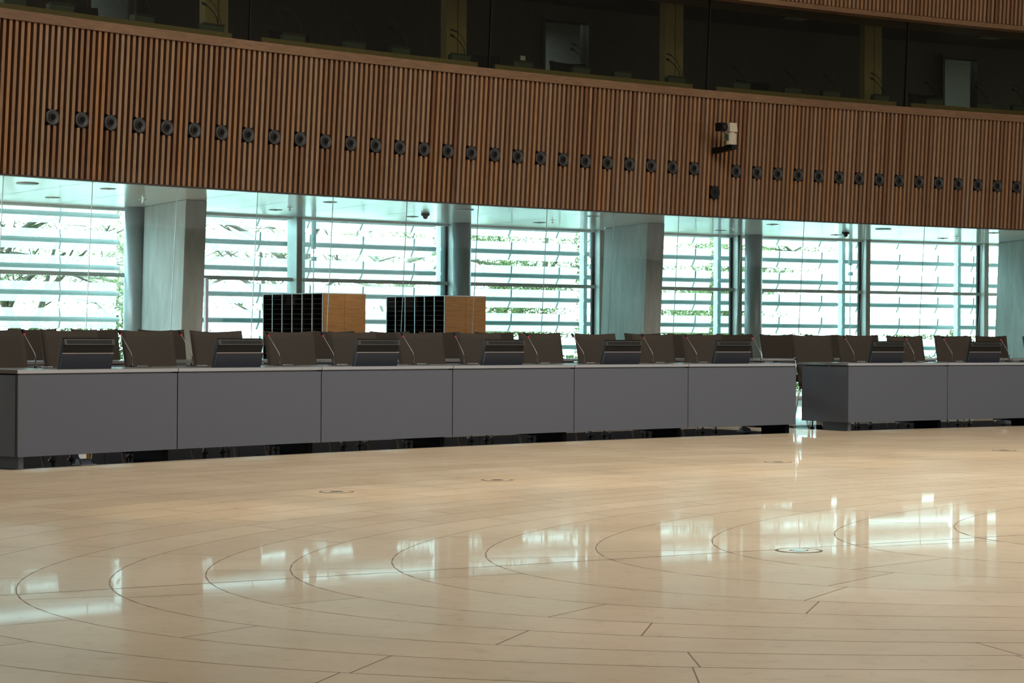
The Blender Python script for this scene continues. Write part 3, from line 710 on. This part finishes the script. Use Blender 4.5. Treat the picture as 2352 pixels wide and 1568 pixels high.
for t, lab in ((3.36, 'round grey-green steel column beside the left concrete pillar'), (8.20, 'round grey-green steel column behind the second cabinet'), (13.155, 'round grey-green steel column right of the middle')):
    o = thing('steel_column', lab, 'column', P(48.42, t, 0), 0, 'round steel columns at the windows')
    b = MB(); b.sm = True; b.lathe([(0.135, 0.0), (0.135, HS)], 32); obj('shaft', b, M['steel'], o)
    b = MB(); b.lathe([(0.16, 0.0), (0.16, 0.02)], 32); obj('base_ring', b, M['steel'], o)
o = thing('barrier_post', 'slim grey metal post beside the left concrete pillar', 'post', P(46.0, 2.795, 0), ang(2.8))
b = MB(); b.box(-0.02, 0.02, -0.02, 0.02, 0.01, 1.645); obj('shaft', b, M['steelpost'], o, 0.002)
b = MB(); b.box(-0.06, 0.06, -0.06, 0.06, 0.0, 0.01); obj('base_plate', b, M['steelpost'], o)

# ------------------------------------------------------------------ facade windows
MU = [-1.35, 1.15, 3.528, 5.861, 8.277, 10.698, 13.097, 15.418, 17.619, 19.9]
for i in range(len(MU) - 1):
    ta, tb = MU[i], MU[i + 1]
    w = bpy.data.objects.new('window_%d' % (i + 1), None); COL.objects.link(w); struct(w, 'tall facade window bay, %s from left' % nth(i), 'window')
    b = MB(); 
    if i > 1: b.pbox(48.70, 48.93, ta - 0.035, ta + 0.035, 0.0, HS)
    b.arc(48.80, 48.88, ta, tb, 0.0, 0.06, 3); b.arc(48.80, 48.88, ta, tb, HS - 0.03, HS, 3); obj('frame', b, M['mullion'], w, 0.004)
    if i > 1:
        b = MB(); b.pbox(48.685, 48.70, ta - 0.037, ta + 0.037, 0.0, HS); obj('cover_cap', b, M['capgrey'], w)
        if i > 3: b = MB(); b.pbox(48.83, 48.87, ta - 0.075, ta - 0.035, 0.0, HS); obj('gasket', b, M['gasket'], w)
    b = MB(); b.arc(48.80, 48.90, ta, tb, 1.715, 1.765, 3); obj('transom', b, M['transom'], w)
    b = MB(); n = 3; vs = []
    for k in range(n + 1):
        t = ta + (tb - ta) * k / n; vs += [P(48.86, t, 0.0), P(48.86, t, HS)]
    b.add(vs, [(2 * k, 2 * k + 2, 2 * k + 3, 2 * k + 1) for k in range(n)]); obj('pane', b, M['facadeglass'], w)

# ------------------------------------------------------------------ exterior louvres
ZL = [2.62, 2.262, 1.904, 1.546, 1.185, 0.827, 0.469]
def louvres(R, ta, tb, brackets, label, lean, act, post=True):
    o = thing('louvre_screen', label, 'louvre screen', P(R, ta, 0), 0, 'glass louvre screens outside the windows')
    org = P(R, ta, 0)
    def tr(bm):
        bm.v = [tuple(Vector(v) - org) for v in bm.v]; return bm
    for z in ZL:
        b = MB(); n = 6
        vs = []
        for k in range(n + 1):
            t = ta + 0.0 + (tb - ta) * k / n
            a = ang(t)
            for dr, dz in ((-lean, 0.150), (-lean + 0.010, 0.150), (lean + 0.010, -0.125), (lean, -0.125)): vs.append(P(R + 0.055 + dr, t, z + dz))
        fs = []
        for k in range(n):
            q = 4 * k
            for m_ in range(4): fs.append((q + m_, q + (m_ + 1) % 4, q + 4 + (m_ + 1) % 4, q + 4 + m_))
        fs += [(0, 1, 2, 3), (4 * n + 3, 4 * n + 2, 4 * n + 1, 4 * n)]
        b.add(vs, fs); bl = obj('blade', tr(b), M['frit'], o)
        b = MB(); b.tube([P(R, ta + (tb - ta) * k / 4, z) for k in range(5)], 0.035, 10); obj('tube', tr(b), M['louvresteel'], o)
        b = MB()
        for bt in brackets:
            q = [P(R + 0.035 - lean * 1.0, bt, z + 0.145), P(R + 0.0, bt, z), P(R + 0.035 + lean * 1.0, bt, z - 0.12)]
            b.tube(q, 0.013, 6); 
        obj('bracket', tr(b), M['louvresteel'], bl)
    if post:
        b = MB(); b.pbox(R - 0.02, R + 0.10, ta - 0.0, ta + 0.06, -0.3, 2.85); obj('post', tr(b), M['louvresteel'], o, 0.004)
    if act:
        b = MB(); p0 = P(R - 0.12, act, 0)
        b.tube([p0 + Vector((0, 0, 2.20)), p0 + Vector((0, 0, 2.75))], 0.035, 12); b.tube([p0 + Vector((0, 0, 0.3)), p0 + Vector((0, 0, 2.2))], 0.008, 8)
        b.tube([p0 + Vector((0, 0, 2.03)), p0 + Vector((0, 0, 2.09))], 0.045, 12); obj('actuator', tr(b), M['louvresteel'], o)
LP = [(4.05, 6.383), (6.383, 8.556), (8.556, 10.922), (10.922, 13.25), (13.25, 15.496), (15.496, 17.643), (17.643, 19.9)]
BR = [(4.9, 5.816), (6.567, 7.378, 8.178), (9.0, 9.755, 10.554), (11.3, 12.1, 12.902), (13.7, 14.4, 15.17), (15.85, 16.602, 17.317), (17.986, 18.8)]
ACT = [None, 6.55, None, 11.03, None, 15.62, None]
for i, ((ta, tb), br) in enumerate(zip(LP, BR)):
    louvres(49.6, ta + 0.04, tb - 0.04, br, 'outdoor screen of white glass louvres, %s from the left pillar' % nth(i), 0.045, ACT[i])
louvres(51.0, -0.9, 4.55, (2.02, 2.9, 3.75), 'outdoor screen of white glass louvres left of the left pillar', 0.004, None, False)

# ------------------------------------------------------------------ pigeonhole cabinets
def cabinet(tc0, tc1, label):
    o = thing('pigeonhole_cabinet', label, 'cabinet', P(46.3, tc0, 0), ang(tc0), 'pigeonhole cabinets behind the glass')
    Wd, Dp, H = (tc1 - tc0) * 46.3 * KW, 1.30, 1.512
    b = MB(); b.box(0.02, Wd, 0.0, Dp, 0.0, 0.08); obj('plinth', b, M['pigeon'], o)
    for q in (0, 1):
        x0 = 0.012 + q * (Wd - 0.012) / 2; x1 = x0 + (Wd - 0.012) / 2 - 0.004
        b = MB(); b.box(x0, x1, 0.0, 0.02, 0.08, H - 0.012); obj('side_panel', b, M['oak'], o, 0.001)
    b = MB(); b.box(0.0, Wd, 0.0, Dp, H - 0.012, H); obj('top', b, M['alu'], o)
    b = MB(); b.box(Wd - 0.02, Wd, 0.02, Dp, 0.08, H - 0.012); b.box(0.33, 0.35, 0.02, Dp, 0.08, H - 0.012); obj('back_panel', b, M['pigeon'], o)
    b = MB(); n = 6
    for k in range(n + 1):
        y = 0.0 + k * Dp / n; y = min(y, Dp - 0.014); b.box(0.0, 0.006, y, y + (0.014 if k else 0.012), 0.08, H - 0.012)
    obj('divider', b, M['alu'], o)
    b = MB()
    z = H - 0.075
    while z > 0.1:
        for k in range(n): b.box(0.012, 0.016, k * Dp / n + 0.014, (k + 1) * Dp / n, z, z + 0.003)
        z -= 0.0622
    obj('shelf', b, M['strip'], o)
    b = MB()
    for k in range(n + 1):
        y = min(k * Dp / n, Dp - 0.014); b.box(0.006, 0.33, y + 0.001, y + 0.013, 0.08, H - 0.013)
    z = H - 0.075
    while z > 0.1:
        b.box(0.0105, 0.329, 0.002, Dp - 0.002, z + 0.0005, z + 0.004); z -= 0.0622
    obj('liner', b, M['pigeon'], o)
cabinet(4.649, 5.293, 'oak and black pigeonhole cabinet behind the glass wall, the left one')
cabinet(6.488, 7.144, 'oak and black pigeonhole cabinet behind the glass wall, the right one')

# ------------------------------------------------------------------ interpreter gallery behind the upper glass
ZF = 3.5
b = MB(); b.arc(44.99, 49.9, TA, TB, ZF - 0.2, ZF, 60); gf = struct(obj('floor', b, M['boothtop']), 'dark gallery floor', 'floor')
b = MB(); b.arc(45.55, 49.9, TA, TB, 5.62, 5.8, 60); struct(obj('ceiling', b, M['booth']), 'dark gallery ceiling', 'ceiling')
doors = [(8.763, 9.469), (15.79, 16.40), (2.05, 2.65)]
b = MB(); ts = sorted([TA, TB] + [x for d in doors for x in d])
for i in range(0, len(ts), 2): b.arc(47.3, 47.42, ts[i], ts[i + 1], ZF, 5.62, max(2, int((ts[i + 1] - ts[i]) / 0.5)))
for d in doors: b.arc(47.3, 47.42, d[0], d[1], 5.41, 5.62, 2)
struct(obj('wall_gallery', b, M['booth']), 'dark wood back wall of the gallery', 'wall')
b = MB(); b.arc(48.7, 48.8, TA, TB, ZF, 5.62, 40); struct(obj('wall_corridor', b, M['white']), 'pale corridor wall seen through gallery doorways', 'wall')
for i, d in enumerate(doors):
    w = bpy.data.objects.new('door_%d' % (i + 1), None); COL.objects.link(w)
    struct(w, ['pale lit doorway at the middle of the gallery', 'pale lit doorway at the right of the gallery', 'pale lit doorway at the left of the gallery'][i], 'door')
    b = MB(); b.pbox(47.26, 47.45, d[0] - 0.04, d[0], ZF, 5.45); b.pbox(47.26, 47.45, d[1], d[1] + 0.04, ZF, 5.45); b.pbox(47.26, 47.45, d[0], d[1], 5.41, 5.45); obj('door_frame', b, M['booth'], w)
# desk slab of the gallery and oak upstands
BE = [(-3.6, -1.2), (-1.0, 2.396), (2.815, 5.98), (6.252, 9.486), (9.895, 13.082), (13.352, 16.6), (16.9, 20)]
bt = MB(); bt.arc(45.02, 45.75, TA, TB, 4.20, 4.235, 60); tag(obj('gallery_desktop', bt, M['boothtop']), 'long dark desktop running along inside the gallery glass', 'desktop')
BEn = ['at far left edge', 'above the left pillar', 'above the cabinets', 'left of the wall camera', 'right of the wall camera', 'at the right edge', 'past the right edge']
for i, (ta, tb) in enumerate(BE):
    o = thing('upstand_board', 'long olive-brown oak upstand board behind gallery glass, ' + BEn[i], 'board', P(44.97, ta, 4.236), 0, 'oak boards along the gallery desk')
    org = P(44.97, ta, 4.236)
    b = MB(); b.arc(44.97, 44.995, ta, tb, 4.236, 4.335, 8); b.v = [tuple(Vector(v) - org) for v in b.v]; obj('board', b, M['yellowwood'], o)
GJ_ = [-3.9, -1.1, 2.6, 6.12, 9.69, 13.2, 16.75, 20.2]
for i in range(len(GJ_) - 1):
    w = bpy.data.objects.new('window_%d' % (i + 20), None); COL.objects.link(w); struct(w, 'dark reflective gallery window, %s from left' % nth(i), 'window')
    b = MB(); n = 8; vs = []
    for k in range(n + 1):
        t = GJ_[i] + 0.006 + (GJ_[i + 1] - GJ_[i] - 0.012) * k / n; vs += [P(44.93, t, 4.245), P(44.86, t, 5.46)]
    b.add(vs, [(2 * k, 2 * k + 2, 2 * k + 3, 2 * k + 1) for k in range(n)]); obj('pane', b, M['boothglass'], w, smooth=True)
    b = MB(); b.hexa([P(44.92, GJ_[i] - .006, 4.245), P(44.92, GJ_[i] + .006, 4.245), P(44.96, GJ_[i] + .006, 4.245), P(44.96, GJ_[i] - .006, 4.245), P(44.85, GJ_[i] - .006, 5.46), P(44.85, GJ_[i] + .006, 5.46), P(44.89, GJ_[i] + .006, 5.46), P(44.89, GJ_[i] - .006, 5.46)]); obj('joint_seal', b, M['black'], w)
for t, lab in ((3.02, 'above left pillar'), (6.54, 'above the cabinets'), (10.1, 'left of wall camera'), (13.62, 'right of wall camera'), (-0.55, 'at the far left')):
    o = thing('wood_post', 'pale oak post with dark groove inside the dark gallery, ' + lab, 'post', P(46.2, t, ZF), ang(t), 'oak posts in the gallery')
    b = MB(); b.box(-0.17, 0.005, -0.06, 0.06, 0.0, 2.12); obj('left_stile', b, M['yellowwood'], o)
    b = MB(); b.box(0.025, 0.16, -0.05, 0.06, 0.0, 2.12); obj('right_stile', b, M['yellowwood'], o)
    b = MB(); b.box(0.005, 0.025, -0.03, 0.05, 0.0, 2.12); obj('groove', b, M['slot'], o)
con = thing('interpreter_console', '', 'console')
b = MB(); b.prism([(-0.04, 0.0), (0.06, 0.0), (0.02, 0.178), (-0.06, 0.172)], -0.13, 0.13)
b.v = [(x * (0.9 + 0.1 * z / 0.17), y, z) for x, y, z in b.v]; obj('housing', b, M['consolegrey'], con, 0.004)
b = MB(); b.box(-0.125, 0.125, -0.075, -0.02, 0.174, 0.186); obj('top_lip', b, M['boothtop'], con)
b = MB(); b.tube([(0.09, 0.0, 0.17), (0.08, 0.02, 0.26), (0.05, 0.06, 0.33), (0.0, 0.10, 0.385)], 0.005, 6); b.tube([(0.0, 0.10, 0.385), (-0.035, 0.125, 0.405)], 0.012, 10); obj('microphone', b, M['black'], con)
b = MB(); b.tube([(0.12, 0.0, 0.17), (0.12, 0.02, 0.27), (0.07, 0.05, 0.39), (0.02, 0.08, 0.44)], 0.004, 6); b.tube([(0.02, 0.08, 0.44), (-0.05, 0.1, 0.462)], 0.010, 8); obj('gooseneck_lamp', b, M['blackmetal'], con)
CN = [-0.261, 0.32, 1.354, 2.275, 3.4, 4.276, 4.945, 5.864, 6.839, 7.771, 8.451, 9.357, 10.477, 11.377, 12.066, 12.952, 13.93, 14.856, 15.539]
for i, t in enumerate(CN):
    o = con if i == 0 else copy_tree(con)
    place(o, 45.2, t, 4.235); o.scale = (1.12, 1, 1.14); o.rotation_euler.z += random.Random(i).uniform(-0.12, 0.12)
    tag(o, 'grey interpreter console behind gallery glass, %s from left' % nth(i), 'console', 'consoles along the gallery desk')
bc = make_chair(M['darkfabric'], 'gallery_chair', 1.16)
for i, (t, lab) in enumerate([(8.36, 'in front of the middle lit doorway'), (14.6, 'in front of the right lit doorway'), (1.25, 'above the left end of the slat wall'), (4.15, 'above the cabinets'), (7.05, 'beside the white notice'), (11.6, 'right of the wall camera')]):
    o = bc if i == 0 else copy_tree(bc)
    place(o, 46.15 if i > 1 else 46.05, t, ZF); tag(o, 'black high-backed chair in the dark gallery, ' + lab, 'chair', 'chairs in the gallery')
def coil(t, label, w=0.12):
    b = MB(); r_ = random.Random(int(t * 10)); org = P(45.08, t, 4.236)
    for q in range(3):
        pts = []
        for k in range(15):
            th = 2 * pi * k / 14; pts.append((w * cos(th) * (1 - 0.1 * q), 0.05 * sin(th) + 0.012 * q, 0.075 + 0.012 * q + 0.012 * sin(th + q)))
        b.tube(pts, 0.006, 6)
    b.tube([(w * 0.8, -0.03, 0.08), (w * 1.25, -0.05, 0.085), (w * 1.4, -0.055, 0.082)], 0.006, 6)
    b.tube([(0, 0, 0.006), (0.02, 0.03, 0.04), (w * 0.8, 0.0, 0.078)], 0.006, 6)
    o = obj('cable_coil', b, M['whitecable']); o.location = org; o.rotation_euler = (0, 0, ang(t)); tag(o, label, 'cable', 'cable coils on the gallery desk')
for t, lab in ((1.80, 'small coil of white cable at gallery desk above the left pillar'), (3.80, 'small coil of white cable at gallery desk above the first cabinet'), (8.85, 'coil of white cable hanging over gallery board left of the wall camera'), (12.37, 'coil of white cable on gallery board right of the wall camera'), (14.33, 'coil of white cable on gallery board at the far right')): coil(t, lab)
o = obj('paper_notice', (lambda b: (b.box(-0.04, 0.04, -0.002, 0.0, -0.05, 0.05), b)[1])(MB()), M['paper']); place(o, 47.29, 8.42, 4.70)
place(o, 45.92, 7.42, 4.585); o.name = 'paper_notice'
tag(o, 'small white paper notice held on a stand inside the gallery', 'notice')
b = MB(); b.tube([(0, 0.004, -1.08), (0, 0.004, 0.0)], 0.006, 8); b.lathe([(0.09, -1.085), (0.09, -1.075)], 20); obj('stand', b, M['black'], o)
cu = None
for t, lab in ((11.9, 'flat box with pale lower edge under gallery ceiling, the left one'), (15.45, 'flat box with pale lower edge under gallery ceiling, at right')):
    if cu is None:
        cu = thing('ceiling_box', '', 'ceiling fixture'); b = MB(); b.box(-0.17, 0.17, -0.1, 0.1, 0.012, 0.12); obj('housing', b, M['booth'], cu)
        b = MB(); b.box(-0.17, 0.17, -0.102, 0.1, 0.0, 0.012); obj('lower_edge', b, M['alu'], cu); b = MB(); b.box(0.11, 0.155, -0.106, -0.102, 0.0, 0.02); obj('indicator', b, M['white'], cu); o = cu
    else: o = copy_tree(cu)
    place(o, 45.75, t, 5.50); tag(o, lab, 'ceiling fixture', 'boxes under the gallery ceiling')

# ------------------------------------------------------------------ room shell out of view
b = MB(); b.box(-15.1, -14.9, -14, 5.2, 0, 9.2); b.box(-15, 26, -14.2, -14, 0, 9.2)
b.arc(44.85, 44.95, TA - 16, TA - 1.5, 0, HS, 30); b.arc(44.85, 44.95, TB + 1, TB + 10, 0, HS, 16)
struct(obj('wall_back', b, M['wallwood']), 'plain wood walls behind and left of the hall', 'wall')
b = MB(); b.box(22, 22.2, -14, 36, 0, 9.2); struct(obj('wall_right', b, M['plaster']), 'pale plaster wall on the right side of the hall', 'wall')
b = MB(); b.box(-15.2, 24, -14.2, 40, 9.2, 9.4); struct(obj('ceiling', b, M['ceil']), 'high hall ceiling', 'ceiling')

# ------------------------------------------------------------------ outdoors
b = MB(); b.arc(48.95, 130, TA - 30, TB + 40, -0.6, -0.3, 60); struct(obj('ground', b, M['grass']), 'lawn outside the windows', 'ground')
def leaves(mb, c, r, n, rr, size=0.09):
    for _ in range(n):
        v = Vector((rr.gauss(0, 1), rr.gauss(0, 1), rr.gauss(0, 0.8))); v = c + v * r * 0.5
        u = Vector((rr.uniform(-1, 1), rr.uniform(-1, 1), rr.uniform(-1, 1))).normalized(); w = u.orthogonal().normalized()
        s_ = size * rr.uniform(0.5, 1.3); mb.tone = rr.random()
        mb.add([v - u * s_, v + w * s_ * 0.6, v + u * s_, v - w * s_ * 0.6], [(0, 1, 2, 3)])
def tree_meshes(seed, h, dens, spread):
    rr = random.Random(seed); tb = MB(); lf = MB()
    def branch(p, d, L, r, lev):
        pts = [p]; q = p.copy(); dd_ = d.copy()
        for k in range(4):
            dd_ = (dd_ + Vector((rr.gauss(0, .18), rr.gauss(0, .18), rr.gauss(0, .10)))).normalized(); q = q + dd_ * L / 4; pts.append(q.copy())
        tb.tube(pts, [r * (1 - 0.16 * k) for k in range(5)], 6 if lev < 2 else 4)
        if lev >= 2: leaves(lf, pts[-1], 0.5, dens * 5, rr, 0.03); leaves(lf, pts[-3], 0.45, dens * 5, rr, 0.03)
        if lev < 3:
            for _ in range(3 if lev else 9):
                i = rr.randint(1, 4); nd = (dd_ * 0.55 + Vector((rr.gauss(0, spread), rr.gauss(0, spread), rr.gauss(0.15, 0.35)))).normalized()
                branch(pts[i], nd, L * rr.uniform(0.5, 0.7), r * 0.5, lev + 1)
    branch(Vector((0, 0, 0)), Vector((0, 0, 1)), h * 0.5, 0.14, 0)
    return tb, lf
protos = []
for sd, h, dens, spread in ((1, 6.5, 7, 0.8), (2, 7.5, 4, 0.9), (3, 5.5, 18, 0.8)):
    tb_, lf_ = tree_meshes(sd, h, dens, spread)
    r = thing('tree', '', 'tree'); obj('trunk', tb_, M['bark'], r); lo = obj('foliage', lf_, M['leaf'], r); lo['kind'] = 'stuff'; protos.append([r, False])
TR = [(64, -0.4, 2), (72, 2.4, 0), (57.5, 3.4, 2), (80, 5.2, 1), (59, 7.0, 1), (74, 9.4, 1), (60, 10.6, 1), (72, 12.6, 0), (59, 14.2, 2), (70, 16.4, 0), (59, 17.9, 2), (68, 20.9, 2), (86, 0.2, 2), (92, 6.6, 2), (96, 11.4, 0), (92, 16.2, 2)]
kindlab = ['loosely leaved tree', 'almost bare tree', 'densely leaved light green tree']
for i, (R, t, k) in enumerate(sorted(TR, key=lambda q: q[1])):
    r, used = protos[k]
    o = copy_tree(r) if used else r
    protos[k][1] = True
    o.location = P(R, t, -0.3); o.rotation_euler = (0, 0, i * 1.7)
    tag(o, '%s outside behind the louvres, %s tree from left' % (kindlab[k], nth(i)), 'tree', 'trees outside the windows')
hb_ = MB(); rr = random.Random(9)
for _ in range(120): leaves(hb_, Vector((rr.uniform(-1.5, 1.5), rr.uniform(-0.3, 0.3), rr.uniform(0.2, 1.45))), 0.3, 60, rr, 0.035)
hedge = thing('hedge', '', 'hedge'); lo = obj('foliage', hb_, M['leaf'], hedge); lo['kind'] = 'stuff'
hs_ = MB()
for x in (-1.4, -0.7, 0, 0.7, 1.4): hs_.tube([(x, 0, 0), (x * 1.05, 0.05, 0.9)], 0.03, 6)
obj('stems', hs_, M['bark'], hedge)
HD = [-2.2, 1.6, 5.4, 12.2, 15.9, 19.7]
for i, t in enumerate(HD):
    o = hedge if i == 0 else copy_tree(hedge); place(o, 53.2, t, -0.3); tag(o, 'green hedge outside low behind louvres, %s from left' % nth(i), 'hedge', 'hedges outside the windows')

# ------------------------------------------------------------------ light
wd = bpy.data.worlds.new('World'); SC.world = wd; wd.use_nodes = True
bg = wd.node_tree.nodes['Background']; bg.inputs[0].default_value = (0.92, 1.0, 1.0, 1); bg.inputs[1].default_value = 11.5
def area(name, loc, size, power, color, rot=(0, 0, 0), sy=None):
    l = bpy.data.lights.new(name, 'AREA'); l.energy = power; l.color = color; l.shape = 'RECTANGLE'; l.size = size; l.size_y = sy or size
    o = bpy.data.objects.new(name, l); COL.objects.link(o); o.location = loc; o.rotation_euler = rot; return o
def spot(name, loc, power, color, size, blend=0.8, rad=0.08):
    l = bpy.data.lights.new(name, 'SPOT'); l.energy = power; l.color = color; l.spot_size = size; l.spot_blend = blend; l.shadow_soft_size = rad
    o = bpy.data.objects.new(name, l); COL.objects.link(o); o.location = loc; return o
area('rooflight', (13.0, 13.0, 9.1), 9, 1250, (1.0, 0.91, 0.80), sy=9)
area('rooflight', (3.8, 14.5, 9.1), 6, 1000, (1.0, 0.95, 0.88), sy=6)
area('side_fill', (21.8, 8.0, 2.0), 2.8, 600, (0.92, 0.96, 1.0), rot=(0, pi / 2, 0), sy=30)  # added fill to lighten the pillar fronts; no window stands there
for i in range(9):
    t = -6.2 + i * 2.1; p = P(36.3, t, 9.0); spot('ceiling_spot', p, 650, (1.0, 0.74, 0.45), 0.20, 0.9)
for R, t in DL:
    if R < 46.5: spot('downlight_lamp', P(R, t, HS - 0.03), 40, (1.0, 0.82, 0.62), 2.2, 0.6, 0.03)
for d, pw in ((9.1, 5), (16.1, 3), (2.35, 4)):
    p = P(48.0, d, 5.5); area('corridor_lamp', p, 0.5, pw, (0.72, 0.86, 1.0))

# ------------------------------------------------------------------ camera
cam = bpy.data.cameras.new('camera'); co = bpy.data.objects.new('camera', cam); COL.objects.link(co)
cam.sensor_fit = 'HORIZONTAL'; cam.sensor_width = 36.0; cam.lens = 4868.16 / 2352 * 36.0
cam.shift_y = -(784 - 768.568) / 2352.0
cam.clip_end = 400
co.location = (0, 0, CAMH); co.rotation_euler = (pi / 2, -0.00652, 0)
SC.camera = co
SC.view_settings.view_transform = 'Standard'; SC.view_settings.look = 'None'; SC.view_settings.gamma = 1.0
SC.view_settings.use_curve_mapping = False
SC.view_settings.exposure = 0.0
cy = SC.cycles
cy.max_bounces = 8; cy.diffuse_bounces = 4; cy.glossy_bounces = 4; cy.transmission_bounces = 4; cy.transparent_max_bounces = 24
cy.sample_clamp_indirect = 6.0; cy.caustics_reflective = False; cy.caustics_refractive = False
cy.use_denoising = True
